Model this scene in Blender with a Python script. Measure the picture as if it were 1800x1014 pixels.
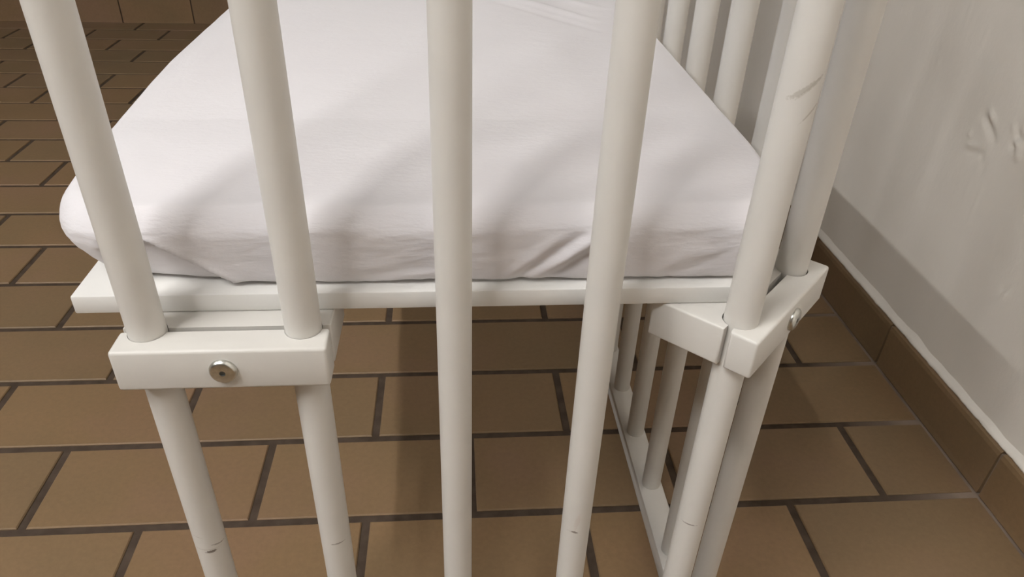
import bpy, bmesh, math, random
from mathutils import Vector, Matrix, noise

# ------------------------------------------------------------------ scene reset
for o in list(bpy.data.objects):
    bpy.data.objects.remove(o, do_unlink=True)
S = bpy.context.scene
COL = S.collection
random.seed(7)

# ------------------------------------------------------------------ camera
F_PX = 1278.96
CAM = Vector((0.0, 0.0, 0.6806))
RT = Vector((0.99669793, -0.07495568, 0.031223))
UP = Vector((0.01505468, 0.54844419, 0.83605163))
FW = Vector((0.07979089, 0.83282088, -0.54776163))
cam_data = bpy.data.cameras.new('camera')
cam_data.sensor_fit = 'HORIZONTAL'
cam_data.sensor_width = 36.0
cam_data.lens = F_PX * 36.0 / 1800.0
cam_data.clip_start = 0.02
cam = bpy.data.objects.new('camera', cam_data)
COL.objects.link(cam)
cam.matrix_world = Matrix(((RT.x, UP.x, -FW.x, CAM.x), (RT.y, UP.y, -FW.y, CAM.y),
                           (RT.z, UP.z, -FW.z, CAM.z), (0, 0, 0, 1)))
S.camera = cam

# ------------------------------------------------------------------ world, lamps, exposure
world = bpy.data.worlds.new('world')
S.world = world
world.use_nodes = True
bg = world.node_tree.nodes['Background']
bg.inputs[0].default_value = (1.0, 0.95, 0.88, 1)
bg.inputs[1].default_value = 0.0
# the room's fluorescent ceiling lamps: (x, y, tube radiance, length); fittings are built further down
CEIL_Z = 2.58
LAMPS = [(-0.97, -0.62, 440.0, 1.05), (-2.45, -0.62, 420.0, 1.05)]
LAMP_COLOUR = (1.0, 0.995, 0.99)
S.view_settings.view_transform = 'Standard'
S.view_settings.look = 'None'
S.view_settings.gamma = 1.0
S.view_settings.use_curve_mapping = False
S.view_settings.exposure = 0.0


# ------------------------------------------------------------------ helpers
def link(name, me, mat=None, parent=None):
    o = bpy.data.objects.new(name, me)
    COL.objects.link(o)
    if mat and me is not None and not me.materials:
        me.materials.append(mat)
    if parent:
        o.parent = parent
    return o


def empty(name, loc=(0, 0, 0)):
    o = bpy.data.objects.new(name, None)
    o.location = loc
    COL.objects.link(o)
    return o


def tag(o, label=None, cat=None, group=None, kind=None):
    if label: o['label'] = label
    if cat: o['category'] = cat
    if group: o['group'] = group
    if kind: o['kind'] = kind
    return o


def mesh_from(name, verts, faces, smooth=False):
    me = bpy.data.meshes.new(name)
    me.from_pydata(verts, [], faces)
    me.update()
    if smooth:
        me.polygons.foreach_set('use_smooth', [True] * len(me.polygons))
    return me


def bm_mesh(name, bm, smooth_angle=None):
    bmesh.ops.recalc_face_normals(bm, faces=bm.faces)
    me = bpy.data.meshes.new(name)
    bm.to_mesh(me)
    bm.free()
    if smooth_angle is not None:
        me.polygons.foreach_set('use_smooth', [True] * len(me.polygons))
        me.set_sharp_from_angle(angle=math.radians(smooth_angle))
    return me


def box_mesh(name, x0, x1, y0, y1, z0, z1, bevel=0.0, segs=2):
    bm = bmesh.new()
    vs = [bm.verts.new((x, y, z)) for x in (x0, x1) for y in (y0, y1) for z in (z0, z1)]
    for f in ((0, 1, 3, 2), (4, 6, 7, 5), (0, 4, 5, 1), (2, 3, 7, 6), (0, 2, 6, 4), (1, 5, 7, 3)):
        bm.faces.new([vs[i] for i in f])
    if bevel:
        bmesh.ops.recalc_face_normals(bm, faces=bm.faces)
        bmesh.ops.bevel(bm, geom=bm.edges[:], offset=bevel, segments=segs, profile=0.5, affect='EDGES')
    return bm_mesh(name, bm, 35 if bevel else None)


def prism_mesh(name, pts, z0, z1, bevel=0.0, segs=2):
    bm = bmesh.new()
    lo = [bm.verts.new((x, y, z0)) for x, y in pts]
    hi = [bm.verts.new((x, y, z1)) for x, y in pts]
    n = len(pts)
    bm.faces.new(lo[::-1])
    bm.faces.new(hi)
    for i in range(n):
        j = (i + 1) % n
        bm.faces.new((lo[i], lo[j], hi[j], hi[i]))
    if bevel:
        bmesh.ops.recalc_face_normals(bm, faces=bm.faces)
        bmesh.ops.bevel(bm, geom=bm.edges[:], offset=bevel, segments=segs, profile=0.5, affect='EDGES')
    return bm_mesh(name, bm, 35)


# ------------------------------------------------------------------ materials
def new_mat(name, colour, rough=0.5, spec=0.5, metal=0.0):
    m = bpy.data.materials.new(name)
    m.use_nodes = True
    nt = m.node_tree
    b = nt.nodes['Principled BSDF']
    b.inputs['Base Color'].default_value = (*colour, 1)
    b.inputs['Roughness'].default_value = rough
    b.inputs['Specular IOR Level'].default_value = spec
    b.inputs['Metallic'].default_value = metal
    return m, nt, b


def nd(nt, kind, **kw):
    n = nt.nodes.new(kind)
    for k, v in kw.items():
        setattr(n, k, v)
    return n


def noise_tex(nt, coord, scale, detail=3.0, rough=0.5, vec_scale=None):
    tc = nd(nt, 'ShaderNodeTexCoord') if coord != 'Position' else nd(nt, 'ShaderNodeNewGeometry')
    out = tc.outputs[coord]
    if vec_scale:
        mp = nd(nt, 'ShaderNodeMapping')
        mp.inputs['Scale'].default_value = vec_scale
        nt.links.new(out, mp.inputs['Vector'])
        out = mp.outputs['Vector']
    t = nd(nt, 'ShaderNodeTexNoise')
    t.inputs['Scale'].default_value = scale
    t.inputs['Detail'].default_value = detail
    t.inputs['Roughness'].default_value = rough
    nt.links.new(out, t.inputs['Vector'])
    return t.outputs['Fac']


def ramp(nt, fac, stops):
    r = nd(nt, 'ShaderNodeValToRGB')
    els = r.color_ramp.elements
    while len(els) < len(stops):
        els.new(0.5)
    for e, (p, c) in zip(els, stops):
        e.position = p
        e.color = (*c, 1)
    nt.links.new(fac, r.inputs['Fac'])
    return r.outputs['Color']


def mix(nt, fac, a, b, blend='MIX'):
    m = nd(nt, 'ShaderNodeMix', data_type='RGBA', blend_type=blend)
    for sock, val in ((m.inputs['Factor'], fac), (m.inputs['A'], a), (m.inputs['B'], b)):
        if isinstance(val, bpy.types.NodeSocket):
            nt.links.new(val, sock)
        elif isinstance(val, (int, float)):
            sock.default_value = val
        else:
            sock.default_value = (*val, 1)
    return m.outputs['Result']


def bump(nt, b, height, strength=0.3, dist=0.001):
    n = nd(nt, 'ShaderNodeBump')
    n.inputs['Strength'].default_value = strength
    n.inputs['Distance'].default_value = dist
    nt.links.new(height, n.inputs['Height'])
    nt.links.new(n.outputs['Normal'], b.inputs['Normal'])


def math_n(nt, op, a, b=None, clamp=False):
    m = nd(nt, 'ShaderNodeMath', operation=op, use_clamp=clamp)
    for i, v in enumerate((a, b)):
        if v is None: continue
        if isinstance(v, bpy.types.NodeSocket): nt.links.new(v, m.inputs[i])
        else: m.inputs[i].default_value = v
    return m.outputs[0]


PAINT = (0.61, 0.588, 0.55)


def paint_mat(name, marks=(), PAINT=PAINT):
    """white satin paint on wood; marks = worn spots (centre, radii, tilt, strength) in object space"""
    m, nt, b = new_mat(name, PAINT, 0.42, 0.4)
    f = noise_tex(nt, 'Object', 25.0, 4.0)
    col = ramp(nt, f, [(0.3, tuple(c * 0.97 for c in PAINT)), (0.7, tuple(min(1, c * 1.02) for c in PAINT))])
    for (c, r, tilt, strength, dark) in marks:
        tc = nd(nt, 'ShaderNodeTexCoord')
        mp = nd(nt, 'ShaderNodeMapping', vector_type='TEXTURE')
        mp.inputs['Location'].default_value = c
        mp.inputs['Rotation'].default_value = (0, tilt, 0)
        mp.inputs['Scale'].default_value = r
        nt.links.new(tc.outputs['Object'], mp.inputs['Vector'])
        ln = nd(nt, 'ShaderNodeVectorMath', operation='LENGTH')
        nt.links.new(mp.outputs['Vector'], ln.inputs[0])
        nz = noise_tex(nt, 'Object', 900.0, 3.0)
        d = math_n(nt, 'ADD', ln.outputs['Value'], math_n(nt, 'MULTIPLY', math_n(nt, 'SUBTRACT', nz, 0.5), 1.3))
        mask = math_n(nt, 'MULTIPLY', math_n(nt, 'SUBTRACT', 1.0, d, True), 2.5, True)
        mask = math_n(nt, 'MULTIPLY', mask, strength)
        col = mix(nt, mask, col, dark)
    nt.links.new(col, b.inputs['Base Color'])
    bump(nt, b, noise_tex(nt, 'Object', 180.0, 3.0), 0.12, 0.001)
    return m


M = {}
M['paint'] = paint_mat('white_paint')
M['board'] = paint_mat('white_board_paint', (), (0.70, 0.685, 0.655))

m, nt, b = new_mat('sheet_cotton', (0.80, 0.745, 0.74), 0.9, 0.15)
b.inputs['Sheen Weight'].default_value = 0.25
b.inputs['Sheen Roughness'].default_value = 0.5
fz = noise_tex(nt, 'Object', 9.0, 4.0)
nt.links.new(ramp(nt, fz, [(0.3, (0.69, 0.663, 0.678)), (0.7, (0.715, 0.692, 0.706))]), b.inputs['Base Color'])
w1 = noise_tex(nt, 'Object', 420.0, 3.0, 0.6, (0.45, 1.0, 1.6))
w2 = noise_tex(nt, 'Object', 75.0, 4.0, 0.6, (0.6, 1.0, 1.4))
bump(nt, b, math_n(nt, 'ADD', math_n(nt, 'MULTIPLY', w1, 0.5), math_n(nt, 'MULTIPLY', w2, 0.8)), 0.34, 0.0016)
M['sheet'] = m
M['foam'] = new_mat('mattress_ticking', (0.72, 0.70, 0.66), 0.9, 0.1)[0]


def tile_mat(name, per_island):
    m, nt, b = new_mat(name, (0.25, 0.165, 0.1), 0.5, 0.35)
    f = noise_tex(nt, 'Position', 4.5, 3.0, 0.55)
    base = ramp(nt, f, [(0.3, (0.198, 0.134, 0.071)), (0.5, (0.216, 0.140, 0.074)), (0.7, (0.230, 0.143, 0.085))])
    if per_island:
        rnd = nd(nt, 'ShaderNodeNewGeometry').outputs['Random Per Island']
    else:
        rnd = nd(nt, 'ShaderNodeObjectInfo').outputs['Random']
    tint = ramp(nt, rnd, [(0.0, (0.90, 0.91, 0.92)), (0.5, (1.0, 1.0, 1.0)), (1.0, (1.07, 1.03, 0.98))])
    col = mix(nt, 1.0, base, tint, 'MULTIPLY')
    g = noise_tex(nt, 'Position', 160.0, 4.0, 0.65)
    col = mix(nt, 1.0, col, ramp(nt, g, [(0.3, (0.93, 0.93, 0.93)), (0.7, (1.05, 1.05, 1.05))]), 'MULTIPLY')
    nt.links.new(col, b.inputs['Base Color'])
    bump(nt, b, noise_tex(nt, 'Position', 140.0, 4.0, 0.6), 0.15, 0.001)
    return m


M['tile'] = tile_mat('brown_clay_tile', False)
M['tile_far'] = tile_mat('brown_clay_tile_field', True)

m, nt, b = new_mat('grout', (0.07, 0.05, 0.035), 0.9, 0.1)
f = noise_tex(nt, 'Position', 60.0, 4.0)
dark = ramp(nt, f, [(0.3, (0.052, 0.037, 0.026)), (0.7, (0.085, 0.062, 0.046))])
# pale cement smears in the joints along the skirting
geo = nd(nt, 'ShaderNodeNewGeometry')
sx = nd(nt, 'ShaderNodeSeparateXYZ')
nt.links.new(geo.outputs['Position'], sx.inputs[0])
near = math_n(nt, 'MULTIPLY', math_n(nt, 'SUBTRACT', sx.outputs['X'], 0.53), 12.0, True)
nz = noise_tex(nt, 'Position', 14.0, 3.0)
near = math_n(nt, 'MULTIPLY', near, math_n(nt, 'MULTIPLY', nz, 1.7, True), True)
nt.links.new(mix(nt, near, dark, (0.26, 0.20, 0.155)), b.inputs['Base Color'])
bump(nt, b, f, 0.4, 0.001)
M['grout'] = m

m, nt, b = new_mat('wall_plaster', (0.6, 0.57, 0.52), 0.8, 0.2)
f = noise_tex(nt, 'Position', 7.0, 5.0, 0.6)
nt.links.new(ramp(nt, f, [(0.3, (0.845, 0.80, 0.73)), (0.7, (0.885, 0.84, 0.77))]), b.inputs['Base Color'])
bump(nt, b, noise_tex(nt, 'Position', 120.0, 5.0, 0.6, (1, 1, 0.55)), 0.25, 0.0015)
M['wall'] = m
M['ceiling'] = new_mat('ceiling_paint', (0.38, 0.37, 0.35), 0.9, 0.2)[0]
M['brick'] = new_mat('brown_wall_paint', (0.16, 0.145, 0.12), 0.8, 0.2)[0]

m, nt, b = new_mat('bolt_steel', (0.60, 0.60, 0.56), 0.30, 0.5, 1.0)
nt.links.new(ramp(nt, noise_tex(nt, 'Object', 300.0, 3.0), [(0.3, (0.50, 0.50, 0.46)), (0.7, (0.66, 0.66, 0.62))]),
             b.inputs['Base Color'])
M['steel'] = m
M['socket'] = new_mat('bolt_socket_dark', (0.22, 0.22, 0.20), 0.5, 0.5, 0.8)[0]
M['metal_white'] = new_mat('lamp_housing', (0.8, 0.8, 0.78), 0.4)[0]
M['tube'] = []
for _l in LAMPS:
    m, nt, b = new_mat('lamp_tube', (0.9, 0.9, 0.9), 0.4)
    b.inputs['Emission Color'].default_value = (*LAMP_COLOUR, 1)
    b.inputs['Emission Strength'].default_value = _l[2]
    M['tube'].append(m)

# ------------------------------------------------------------------ room shell
XW, YB, XL, YN = 0.648, 2.832, -6.2, -3.4      # right wall, back wall, left wall, near wall
floor = link('floor', box_mesh('floor', XL, XW, YN, YB, -0.05, -0.0022), M['grout'])
tag(floor, 'brown clay tile floor with dark joints', kind='structure')

PX, PY, JT = 0.25, 0.127049, 0.0095
Y0 = 0.94273
OFFA, OFFB = -0.1037, 0.0181                     # joint offsets of odd and even rows
X_EDGE = 0.632


def tile_prism(x0, x1, y0, y1, cx=0.0, cy=0.0):
    """bevelled tile as plain lists (top edge broken 1.2 mm)"""
    c = 0.0013
    v = [(x0, y0, -0.006), (x1, y0, -0.006), (x1, y1, -0.006), (x0, y1, -0.006),
         (x0, y0, -c), (x1, y0, -c), (x1, y1, -c), (x0, y1, -c),
         (x0 + c, y0 + c, 0), (x1 - c, y0 + c, 0), (x1 - c, y1 - c, 0), (x0 + c, y1 - c, 0)]
    v = [(a - cx, b_ - cy, z) for a, b_, z in v]
    f = [(0, 1, 5, 4), (1, 2, 6, 5), (2, 3, 7, 6), (3, 0, 4, 7),
         (4, 5, 9, 8), (5, 6, 10, 9), (6, 7, 11, 10), (7, 4, 8, 11), (8, 9, 10, 11)]
    return v, f


def to_px(P):
    d = Vector(P) - CAM
    z = d.dot(FW)
    if z < 0.05:
        return None
    return 900 + F_PX * d.dot(RT) / z, 507 - F_PX * d.dot(UP) / z, z


tiles = []
k = -15
while True:
    ytop = Y0 - k * PY                            # far edge line of row k
    ybot = ytop - PY
    if ybot < YN: break
    off = OFFB if k % 2 == 0 else OFFA
    j = -30
    while True:
        xa = off + PX * j
        xb = xa + PX
        j += 1
        if xb < XL: continue
        if xa > X_EDGE - 0.02: break
        xa2, xb2 = xa + JT / 2, min(xb - JT / 2, X_EDGE)
        if xa2 < XL: continue
        y0_, y1_ = ybot + JT / 2, min(ytop - JT / 2, YB - 0.012)
        if y1_ - y0_ < 0.02: continue
        q = to_px(((xa2 + xb2) / 2, (y0_ + y1_) / 2, 0))
        area = -1
        if q and -190 < q[0] < 1990 and -20 < q[1] < 1110:
            area = (xb2 - xa2) * (y1_ - y0_) / q[2] ** 2 * max(0.05, 0.68 / q[2])
        tiles.append((area, xa2, xb2, y0_, y1_))
    k += 1
tiles.sort(key=lambda t: -t[0])
shared = {}
fv, ff = [], []
for n, (area, xa, xb, ya, yb) in enumerate(tiles):
    if n < 290 and area > 0:
        key = (round(xb - xa, 4), round(yb - ya, 4))
        cx, cy = (xa + xb) / 2, (ya + yb) / 2
        if key not in shared:
            w, h = (xb - xa) / 2, (yb - ya) / 2
            v, f = tile_prism(-w, w, -h, h)
            shared[key] = mesh_from('tile', v, f)
        o = link('tile', shared[key], M['tile'], floor)
        o.location = (cx, cy, random.uniform(-0.0003, 0.0002))
        o.rotation_euler = (random.uniform(-.0012, .0012), random.uniform(-.0012, .0012), random.uniform(-.002, .002))
    else:
        v, f = tile_prism(xa, xb, ya, yb)
        b0 = len(fv)
        fv += v
        ff += [tuple(i + b0 for i in q) for q in f]
o = link('tile_field', mesh_from('tile_field', fv, ff), M['tile_far'], floor)
tag(o, kind='stuff')


# right wall: real relief (trowel waves, chips and dents) where it is seen
def lines(fine0, fine1, step, lo, hi, coarse):
    a = []
    x = lo
    while x < fine0 - 1e-6:
        a.append(x); x += coarse
    x = fine0
    while x < fine1 - 1e-6:
        a.append(x); x += step
    x = fine1
    while x < hi - 1e-6:
        a.append(x); x += coarse
    a.append(hi)
    return a


DENTS = [  # y, z, radius y, radius z, depth(+ into the room), tilt
    (0.797, 0.392, .010, .005, .0030, .7), (0.800, 0.383, .016, .006, -.0030, .5), (0.785, 0.372, .012, .006, -.0016, .5),
    (0.757, 0.392, .008, .004, .0026, .8), (0.748, 0.388, .010, .005, -.0028, .4), (0.742, 0.379, .007, .008, .0030, .2),
    (0.735, 0.368, .006, .006, .0024, .2), (0.748, 0.374, .005, .004, -.0032, 0),
    (0.813, 0.350, .011, .004, .0024, -.4), (0.806, 0.343, .012, .005, -.0020, -.4), (0.822, 0.360, .005, .004, .0016, 0),
    (0.790, 0.345, .006, .006, -.0018, 0), (0.780, 0.333, .005, .008, -.0014, 0),
    (0.672, 0.226, .004, .010, -.0024, .5), (0.668, 0.222, .004, .010, .0020, .5),
    (0.768, 0.290, .0022, .030, .0010, .0), (0.790, 0.30, .0018, .018, .0008, .0),
    (0.905, 0.50, .002, .020, .0010, 0), (0.86, 0.47, .003, .012, .0009, .1), (0.93, 0.42, .004, .004, .0012, 0),
    (0.70, 0.30, .010, .003, .0008, .3), (0.66, 0.34, .003, .014, .0009, 0)]
YL = lines(0.48, 1.10, 0.0032, YN, YB, 0.35)
ZL = lines(0.05, 0.60, 0.0032, 0.0, CEIL_Z, 0.35)
vs = []
for y in YL:
    for z in ZL:
        dx = 0.0
        if 0.48 <= y <= 1.10 and z <= 0.6:
            e = min(1, (y - .48) / .03, (1.10 - y) / .03, (0.6 - z) / .03)
            dx += e * (0.0007 * noise.noise((y * 9, z * 5, 0.3)) + 0.00028 * noise.noise((y * 45, z * 22, 1.3)))
            for (dy, dz, ry, rz, dep, t) in DENTS:
                a, c = y - dy, z - dz
                if abs(a) > .05 or abs(c) > .08: continue
                ca, sa = math.cos(t), math.sin(t)
                a, c = a * ca + c * sa, -a * sa + c * ca
                r2 = (a / ry) ** 2 + (c / rz) ** 2
                if r2 < 9: dx += 0.85 * dep * math.exp(-r2 * 1.4)
        vs.append((XW - dx, y, z))
nz_ = len(ZL)
fs = [(i * nz_ + j, i * nz_ + j + 1, (i + 1) * nz_ + j + 1, (i + 1) * nz_ + j)
      for i in range(len(YL) - 1) for j in range(nz_ - 1)]
wall_r = link('wall_right', mesh_from('wall_right', vs, fs, True), M['wall'])
tag(wall_r, 'rough painted plaster wall with chips and dents', kind='structure')
# ragged plaster lip that ends the wall above the skirting
ring = [(0.0, .0700), (-.0050, .0702), (-.0072, .0714), (-.0072, .0736), (-.0050, .0768), (-.0018, .0805), (0.001, .086)]
vs, fs = [], []
ny = 620
for i in range(ny + 1):
    y = YN + (0.3 - YN) * i / 200 if i < 200 else 0.3 + (YB - 0.3) * ((i - 200) / (ny - 200)) ** 1.6
    s = 1 + 0.18 * noise.noise((y * 28, 0, 0)) + 0.14 * noise.noise((y * 110, 3, 0))
    for (dx, z) in ring:
        vs.append((XW + 0.0005 + dx * s, y, 0.0700 + (z - 0.0700) * (0.92 + 0.3 * noise.noise((y * 20, 5, 1)))))
m_ = len(ring)
for i in range(ny):
    for j in range(m_ - 1):
        fs.append((i * m_ + j, i * m_ + j + 1, (i + 1) * m_ + j + 1, (i + 1) * m_ + j))
link('plaster_lip', mesh_from('plaster_lip', vs, fs, True), M['wall'], wall_r)

wall_b = tag(link('wall_back', box_mesh('wall_back', XL, XW + .1, YB, YB + .1, 0, CEIL_Z), M['brick']), kind='structure')
wall_l = tag(link('wall_left', box_mesh('wall_left', XL - .1, XL, YN, YB, 0, CEIL_Z), M['brick']), kind='structure')
wall_n = tag(link('wall_near', box_mesh('wall_near', XL, XW + .1, YN - .1, YN, 0, CEIL_Z), M['brick']), kind='structure')
ceil = tag(link('ceiling', box_mesh('ceiling', XL, XW, YN, YB, CEIL_Z, CEIL_Z + .1), M['ceiling']), kind='structure')


# skirting: clay tiles with a rounded top, standing against the wall
def skirting_mesh(length, h):
    g = 0.0022
    prof = [(0, 0), (-.0120, 0), (-.0112, .008), (-.0100, h - .008), (-.0085, h - .0025), (-.0055, h - .0004), (0, h)]
    n = len(prof)
    v = [(dx, y, z) for y in (-length / 2 + g, length / 2 - g) for dx, z in prof]
    f = [(i, i + 1, n + i + 1, n + i) for i in range(n - 1)]
    f += [tuple(range(n))[::-1], tuple(range(n, 2 * n))]
    return mesh_from('skirting_tile', v, f)


bb = tag(link('baseboard_right', box_mesh('baseboard_right', XW - .0075, XW, YN, YB, 0, .066), M['grout']), kind='structure')
SKR = skirting_mesh(2 * PY, 0.0705)
y = Y0 - 3 * PY - 2 * PY * 15 + PY
while y < YB + PY:
    if y + PY <= YB + 0.02:
        o = link('skirting_tile', SKR, M['tile'], bb)
        o.location = (XW - 0.0005, min(y, YB - PY - 0.013), 0)
    y += 2 * PY
bk = tag(link('baseboard_back', box_mesh('baseboard_back', XL, XW, YB - .0075, YB, 0, .10), M['grout']), kind='structure')
SKB = skirting_mesh(0.25, 0.105)
x = -3.05
while x < XW - 0.15:
    o = link('skirting_tile', SKB, M['tile'], bk)
    o.location = (x, YB - 0.0005, 0)
    o.rotation_euler = (0, 0, math.pi / 2)
    x += 0.25

# ------------------------------------------------------------------ ceiling lamps
for i, (lx, ly, power, length) in enumerate(LAMPS):
    root = empty('ceiling_lamp', (lx, ly, CEIL_Z))
    tag(root, ('white strip lamp on the ceiling nearest the chipped wall', 'white strip lamp on the ceiling farther from the chipped wall')[i],
        'ceiling lamp')
    link('housing', box_mesh('housing', -.035, .035, -length / 2 - .03, length / 2 + .03, -.06, 0, .004), M['metal_white'], root)
    bm = bmesh.new()
    bmesh.ops.create_cone(bm, cap_ends=True, segments=20, radius1=.0145, radius2=.0145, depth=length,
                          matrix=Matrix.Translation((0, 0, -.080)) @ Matrix.Rotation(math.pi / 2, 4, 'X'))
    link('tube', bm_mesh('tube', bm, 40), M['tube'][i], root)

# ------------------------------------------------------------------ cot
cot = empty('bedside_cot', (0, 0.793, 0))
tag(cot, 'white painted wooden bedside cot with round bars and bolted clamp blocks', 'cot')
INV = Vector((0, -0.793, 0))
BAR_R, RAIL_T, TOP_Z = 0.0106, 0.022, 1.06
YF, YBK = 0.353, 1.233


def cot_part(name, me, mat, parent=None, loc=(0, 0, 0)):
    o = link(name, me, mat, parent or cot)
    o.location = Vector(loc) + (INV if parent is None else Vector((0, 0, 0)))
    return o


front = [(-.1770, YF), (-.0885, YF), (0.0, YF), (.0882, YF), (.1765, YF), (.2330, .4128)]
side = [(.2290, .486)] + [(.2290, .492 + .0862 * i) for i in range(1, 8)]
back = [(x, 2 * .793 - y) for x, y in reversed(front)]
all_bars = front + side + back

CHIP = (0.16, 0.13, 0.11)
SMUDGE = (0.36, 0.33, 0.28)
R_ = BAR_R
bar_marks = {
    0: [((.003, -R_, .2360), (.0048, .01, .0016), -.05, .95, CHIP), ((.0085, -R_, .2405), (.006, .01, .0007), .45, .7, CHIP),
        ((-.003, -R_, .252), (.004, .01, .0005), .2, .35, SMUDGE), ((.0, -R_, .2385), (.012, .012, .0007), .12, .35, SMUDGE)],
    1: [((.0035, -R_, .2389), (.0058, .01, .0007), -.10, .75, CHIP)],
    3: [((-.0027, -R_, .2404), (.0032, .01, .0013), .1, .95, CHIP), ((-.0015, -R_, .252), (.002, .01, .010), .12, .35, (.5, .42, .38)),
        ((-.004, -R_, .240), (.006, .01, .0006), .05, .35, SMUDGE)],
    4: [((-.0050, -R_, .2427), (.0055, .01, .0008), .02, .75, CHIP),
        ((-.0020, -R_, .5700), (.0016, .012, .0105), .85, .60, SMUDGE), ((.0012, -R_, .5718), (.0010, .012, .0115), .75, .45, SMUDGE),
        ((.0045, -R_, .5585), (.0007, .012, .0085), .7, .65, SMUDGE)],
}


def bar_mesh(z0, z1):
    bm = bmesh.new()
    bmesh.ops.create_cone(bm, cap_ends=True, segments=40, radius1=BAR_R, radius2=BAR_R, depth=z1 - z0,
                          matrix=Matrix.Translation((0, 0, (z0 + z1) / 2)))
    return bm_mesh('bar', bm, 40)


BAR = bar_mesh(RAIL_T - .004, TOP_Z + .004)
BAR.materials.append(M['paint'])
for i, (x, y) in enumerate(all_bars):
    if i in bar_marks:
        me = bar_mesh(RAIL_T - .004, TOP_Z + .004)
        me.materials.append(paint_mat('white_paint_worn', bar_marks[i]))
    else:
        me = BAR
    cot_part('bar', me, None, loc=(x, y, 0))


def offset_path(pts, d):
    """offset an open polyline sideways with mitred corners"""
    out = []
    for i, p in enumerate(pts):
        p = Vector(p)
        t0 = (p - Vector(pts[i - 1])).normalized() if i > 0 else None
        t1 = (Vector(pts[i + 1]) - p).normalized() if i < len(pts) - 1 else None
        if t0 is None: t0 = t1
        if t1 is None: t1 = t0
        n0, n1 = Vector((t0.y, -t0.x)), Vector((t1.y, -t1.x))
        nn = (n0 + n1).normalized()
        out.append(p + nn * d / max(.3, nn.dot(n0)))
    return [(q.x, q.y) for q in out]


rail_path = [(-.203, YF), (.1785, YF), (.2270, .4030), (.2280, .470), (.2280, 1.116), (.2270, 1.183), (.1785, YBK), (-.203, YBK)]
rail_poly = offset_path(rail_path, .0145) + offset_path(rail_path, -.0145)[::-1]
cot_part('bottom_rail', prism_mesh('bottom_rail', rail_poly, 0.0, RAIL_T, .003), M['paint'])
cot_part('top_rail', prism_mesh('top_rail', rail_poly, TOP_Z, TOP_Z + .024, .005, 3), M['paint'])

# shelf board the mattress lies on (front corner at the wall cut off at 45 degrees)
SH0, SH1 = 0.4228, 0.4350
board = [(-.2245, .3715), (.1795, .3715), (.2135, .4055), (.2135, 1.1805), (.1795, 1.2145), (-.2245, 1.2145)]
cot_part('shelf_board', prism_mesh('shelf_board', board, SH0, SH1, .0011, 2), M['board'])


# clamp blocks: two halves round a pair of bars, pulled together by a bolt
def lathe(name, prof, seg=40):
    v, f = [], []
    n = len(prof)
    for i in range(seg):
        a = 2 * math.pi * i / seg
        for r, h in prof:
            v.append((r * math.cos(a), -h, r * math.sin(a)))
    for i in range(seg):
        j = (i + 1) % seg
        for q in range(n - 1):
            f.append((i * n + q, i * n + q + 1, j * n + q + 1, j * n + q))
    me = mesh_from(name, v, f, True)
    me.set_sharp_from_angle(angle=math.radians(32))
    return me


def bolt_mesh():
    return lathe('bolt', [(.0042, -.004), (.0079, -.0002), (.0080, .0008), (.0078, .0014), (.0070, .0026), (.0062, .0030),
                          (.0018, .0031), (.0017, .0012), (0.0001, .0010)])


def bolt_with_socket():
    """domed head with a dark hexagon socket, one mesh with two materials"""
    head = bolt_mesh()
    v = [tuple(q.co) for q in head.vertices]
    f = [tuple(p.vertices) for p in head.polygons]
    nh, n0 = len(f), len(v)
    ring = [(.00165 * math.cos(math.pi / 3 * i), -.0016, .00165 * math.sin(math.pi / 3 * i)) for i in range(6)]
    v += ring + [(a * 1.03, -.00312, c * 1.03) for a, _, c in ring]
    f += [tuple(n0 + i for i in range(6))] + [(n0 + i, n0 + (i + 1) % 6, n0 + 6 + (i + 1) % 6, n0 + 6 + i) for i in range(6)]
    me = mesh_from('bolt', v, f, True)
    me.materials.append(M['steel'])
    me.materials.append(M['socket'])
    me.polygons.foreach_set('material_index', [0] * nh + [1] * (len(f) - nh))
    me.set_sharp_from_angle(angle=math.radians(32))
    return me


BOLT = bolt_with_socket()


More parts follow.
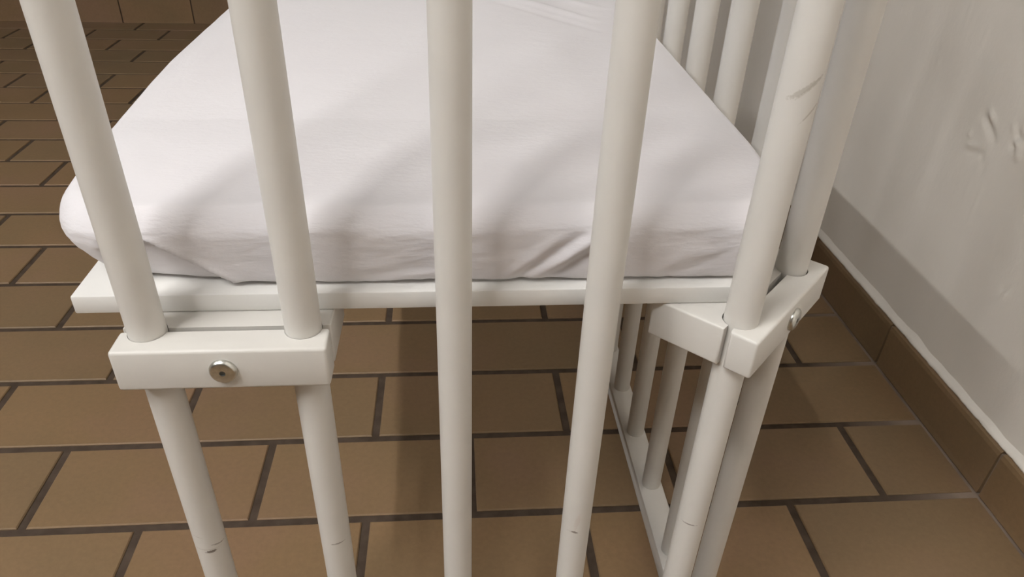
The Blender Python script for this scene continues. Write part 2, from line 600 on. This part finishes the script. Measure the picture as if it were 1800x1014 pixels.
def notch_block(name, L, y0, y1, z0, z1, holes, hole_y, r, bev):
    """block whose y1 (or y0) face is cut by half-round grooves for the bars; top outline polygon extruded"""
    pts = []
    front_side = y0 < hole_y - .01 and y1 < hole_y + .006     # outer half: groove on the y1 side
    def arc(cx, sgn, reverse):
        gap = abs((y1 if front_side else y0) - hole_y)
        a0 = math.asin(min(1, gap / r))
        seq = []
        n = 10
        for i in range(n + 1):
            a = a0 + (math.pi - 2 * a0) * i / n
            seq.append((cx + r * math.cos(a), hole_y + sgn * r * math.sin(a)))
        return seq if not reverse else seq[::-1]
    if front_side:
        pts = [(-L, y0), (L, y0), (L, y1)]
        for cx in sorted(holes, reverse=True):
            pts += arc(cx, -1, False)
        pts += [(-L, y1)]
    else:
        pts = [(L, y1), (-L, y1), (-L, y0)]
        for cx in sorted(holes):
            pts += arc(cx, 1, True)
        pts += [(L, y0)]
    bm = bmesh.new()
    lo = [bm.verts.new((x, y, z0)) for x, y in pts]
    hi = [bm.verts.new((x, y, z1)) for x, y in pts]
    n = len(pts)
    bm.faces.new(lo[::-1]); bm.faces.new(hi)
    for i in range(n):
        j = (i + 1) % n
        bm.faces.new((lo[i], lo[j], hi[j], hi[i]))
    bmesh.ops.recalc_face_normals(bm, faces=bm.faces)
    corner = set()
    yo = y0 if front_side else y1
    es = []
    for e in bm.edges:
        a, c = e.verts[0].co, e.verts[1].co
        on = lambda q: abs(abs(q.x) - L) < 1e-6 or abs(q.y - yo) < 1e-6
        if on(a) and on(c):
            es.append(e)
    bmesh.ops.bevel(bm, geom=es, offset=bev, segments=3, profile=0.5, affect='EDGES')
    return bm_mesh(name, bm, 35)


CZ0, CZ1 = 0.3946, 0.4226
for cx, cy, ang in ((-.1328, YF, 0.0), (.2061, .3856, math.radians(46.0)),
                    (-.1328, YBK, math.pi), (.2061, 1.586 - .3856, math.pi - math.radians(46.0))):
    # grooves sit where the two bars of this corner pass through; outer halves face away from the mattress
    loc = []
    for bx, by in front + back:
        d = Vector((bx - cx, by - cy))
        lx, ly = d.x * math.cos(ang) + d.y * math.sin(ang), -d.x * math.sin(ang) + d.y * math.cos(ang)
        if abs(lx) < .056 and abs(ly) < .01:
            loc.append((lx, ly))
    hy = sum(q[1] for q in loc) / len(loc)
    holes = [q[0] for q in loc]
    for half in (0, 1):
        if half == 0:
            me = notch_block('clamp_block', .0600, -.0200, hy - .0010, CZ0, CZ1, holes, hy, .0110, .0021)
        else:
            me = notch_block('clamp_block', .0598, hy + .0030, .0520, CZ0, CZ1, holes, hy, .0110, .0016)
        o = cot_part('clamp_block', me, M['paint'], loc=(cx, cy, 0))
        o.rotation_euler = (0, 0, ang)
        if half == 0:
            bo = cot_part('bolt', BOLT, None, o, (0.001, -.0200, .4085))
            bo['label'] = 'silver steel bolt head'

# ------------------------------------------------------------------ mattress with fitted sheet
MX0, MX1, MY0, MY1 = -.2455, .2166, .3765, 1.2110
ZB, ZT = SH1 + .0006, 0.4950


def rounded_outline(corners, step=0.0026):
    """corners = (x, y, radius); dense closed polyline, counter-clockwise"""
    pts = []
    n = len(corners)
    for i in range(n):
        x, y, r = corners[i]
        p = Vector((x, y))
        a = (Vector(corners[i - 1][:2]) - p).normalized()
        c = (Vector(corners[(i + 1) % n][:2]) - p).normalized()
        half = math.acos(max(-1, min(1, a.dot(c)))) / 2
        t = r / math.tan(half)
        p0, p1 = p + a * t, p + c * t
        ctr = p + (a + c).normalized() * (r / math.sin(half))
        a0 = math.atan2(*(p0 - ctr).yx)
        a1 = math.atan2(*(p1 - ctr).yx)
        d = (a1 - a0 + math.pi) % (2 * math.pi) - math.pi
        m_ = max(3, int(abs(d) * r / step))
        for q in range(m_ + 1):
            an = a0 + d * q / m_
            pts.append(Vector((ctr.x + r * math.cos(an), ctr.y + r * math.sin(an))))
    out = []
    for i in range(len(pts)):
        p, q = pts[i], pts[(i + 1) % len(pts)]
        L = (q - p).length
        m_ = max(1, int(L / step))
        for s in range(m_):
            out.append(p.lerp(q, s / m_))
    return out


corners = [(-.2335, MY0, .040), (.189, MY0, .036), (MX1, .405, .036), (MX1, 1.18, .036), (.189, MY1, .036), (-.247, MY1, .045), (-.2465, .64, .3)]
ol = rounded_outline(corners)
N = len(ol)
nrm = []
for i in range(N):
    t = (ol[(i + 1) % N] - ol[i - 1]).normalized()
    nrm.append(Vector((t.y, -t.x)))
ctr = Vector((-.015, .79))


def smooth(a, b_, x):
    t = max(0, min(1, (x - a) / (b_ - a)))
    return t * t * (3 - 2 * t)


def seg_dist(px, py, a, c):
    a, c, p = Vector(a), Vector(c), Vector((px, py))
    d = c - a
    t = max(0, min(1, (p - a).dot(d) / d.length_squared))
    q = a + d * t
    s = (p.x - q.x) * d.y - (p.y - q.y) * d.x
    return (p - q).length * (1 if s > 0 else -1), t


# folds pulled into the front face: ((x, z) -> (x, z), width, height)
FACE_FOLDS = [((.048, .441), (.094, .475), .0042, .0034), ((.031, .440), (.062, .468), .0030, .0022),
              ((.060, .440), (.090, .461), .0034, -.0026), ((.040, .439), (.078, .470), .0032, -.0026),
              ((.022, .438), (.030, .452), .0030, .0012), ((.118, .438), (.150, .460), .0040, .0011),
              ((.135, .438), (.170, .458), .0035, -.0010), ((-.035, .442), (.012, .446), .0030, .0009),
              ((-.060, .440), (-.015, .449), .0040, -.0008)]
# soft waves on the top: ((x, y) -> (x, y), width, height)
TOP_FOLDS = [((.020, .93), (.170, .735), .0075, .0026), ((.060, .93), (.185, .80), .0085, .0026), ((.035, .87), (.165, .700), .006, -.0013),
             ((-.09, .95), (.000, .76), .014, .0012)]


def top_relief(x, y):
    h = -.0090 * (1 - smooth(-.02, .105, y - MY0)) - .006 * (1 - smooth(-.02, .105, MY1 - y))
    # ironed crease across the sheet: the cloth behind it rises a little
    yc = .503 + .9 * max(0, x - .07) ** 1.7 + .0010 * noise.noise((x * 14, 0, 0))
    d = y - yc
    if d > 0:
        h += smooth(-.250, -.20, x) * smooth(.222, .18, x) * .0100 * (1 - math.exp(-d / .10)) * smooth(1.2, .95, y)
    for a, c, w, hh in TOP_FOLDS:
        dd, t = seg_dist(x, y, a, c)
        h += hh * math.exp(-(dd / w) ** 2) * math.sin(math.pi * min(1, t + .12)) ** .5
    h += 0.0008 * noise.noise((x * 9, y * 7, 2.0)) + .00025 * noise.noise((x * 45, y * 38, 5.0))
    return h


side_prof = [(-.030, 0.0), (-.016, 0.0), (-.0085, .0008), (-.0062, .0022), (-.0048, .0045), (-.0034, .0075), (-.0020, .011),
             (-.0008, .015), (0.0, .0190), (0.0, .0230), (-.0005, .0265), (-.0015, .0300), (-.0030, .0335), (-.0050, .0368),
             (-.0078, .0400), (-.0110, .0428), (-.0150, .0452), (-.0195, .0472), (-.0245, .0487), (-.0300, .0498)]
dense = [side_prof[0]]
for a, c in zip(side_prof, side_prof[1:]):
    dense += [(a[0] + (c[0] - a[0]) * t / 3, a[1] + (c[1] - a[1]) * t / 3) for t in (1, 2, 3)]
side_prof = dense
rings = [1 - .008 * i for i in range(1, 25)] + [.808 - .0052 * i for i in range(34)]
rings += [.63 - .018 * i for i in range(34)] + [.01]
verts, faces = [], []
HT = ZT - ZB
for li, (o_, h) in enumerate(side_prof):
    for i in range(N):
        p, n = ol[i], nrm[i]
        z = ZB + h / .0498 * (HT - .0015)
        off = o_
        if h > .02:      # the cloth is drawn tight over the long sides, rounder at the ends
            off *= 1 - .62 * smooth(.25, .85, abs(n.x))
        wf = smooth(.55, .95, -n.y)
        if wf > 0:       # the near end stands almost upright and turns over in a tight edge
            t = max(0, min(1, (h - .029) / .0208))
            ff_ = .45 * o_ if h < .019 else -.0150 * (1 - math.sqrt(max(0, 1 - t * t * .97)))
            off += wf * (ff_ - off)
        # loose corner over the open side: the underside tucks in
        wc = math.exp(-(((p.x + .235) / .055) ** 2 + ((p.y - .40) / .055) ** 2))
        low = max(0, 1 - h / .026)
        off -= .020 * wc * low ** 1.3
        # hem: wavy lower edge with a shadow gap above the board
        if li >= 2:
            z += low ** 2 * (.0016 + .0016 * noise.noise((p.x * 30, p.y * 30, 7)) + .0008 * noise.noise((p.x * 120, p.y * 120, 9)))
        mid = math.sin(math.pi * min(1, h / .047))
        off += mid * (.0012 * noise.noise((p.x * 22, p.y * 22, z * 60)) + .0005 * noise.noise((p.x * 75, p.y * 75, z * 130))
                      + .00040 * noise.noise(((p.x - z * .6) * 210, p.y * 210, z * 330)))
        if n.y < -.3 and p.y < .45:
            # folded corner: cloth below the diagonal sits deeper
            d, t = seg_dist(p.x, z, (-.1795, .4715), (-.1340, .4385))
            if p.x < -.125:
                off -= .0058 * smooth(-.0012, .0016, d) * smooth(.474, .466, z) * smooth(-.205, -.185, p.x)
                off += .0016 * math.exp(-((d + .0022) / .0026) ** 2) * smooth(.476, .466, z) * smooth(-.20, -.18, p.x)
            for a, c, w, hh in FACE_FOLDS:
                dd, t = seg_dist(p.x, z, a, c)
                off += hh * math.exp(-(dd / w) ** 2) * (.35 + .65 * math.sin(math.pi * (t * .9 + .05)))
        q = p + n * off
        if h > .024:
            z += smooth(.026, .0498, h) * top_relief(q.x, q.y)
        verts.append((q.x, q.y, z))
L = len(side_prof)
for li in range(L - 1):
    for i in range(N):
        j = (i + 1) % N
        faces.append((li * N + i, li * N + j, (li + 1) * N + j, (li + 1) * N + i))
last = [Vector(verts[(L - 1) * N + i][:2]) for i in range(N)]
for ri, s in enumerate(rings):
    for i in range(N):
        q = ctr + (last[i] - ctr) * s
        verts.append((q.x, q.y, ZT - .0015 + .0015 * (1 - smooth(.90, 1.0, s)) + top_relief(q.x, q.y)))
    b0 = (L - 1 + ri) * N
    for i in range(N):
        j = (i + 1) % N
        faces.append((b0 + i, b0 + j, b0 + N + j, b0 + N + i))
b0 = (L - 1 + len(rings)) * N
verts.append((ctr.x, ctr.y, ZT + top_relief(ctr.x, ctr.y)))
for i in range(N):
    faces.append((b0 + i, b0 + (i + 1) % N, len(verts) - 1))

core = [(p - n * .034) for p, n in zip(ol, nrm)][::6]
mat_o = link('mattress', prism_mesh('mattress', [(q.x, q.y - .79) for q in core], SH1, ZT - .014), M['foam'])
mat_o.location = (0, .79, 0)
tag(mat_o, 'thin cot mattress in a creased pale pinkish white fitted sheet', 'mattress')
sheet = link('fitted_sheet', mesh_from('fitted_sheet', [(x, y - .79, z) for x, y, z in verts], faces, True), M['sheet'], mat_o)
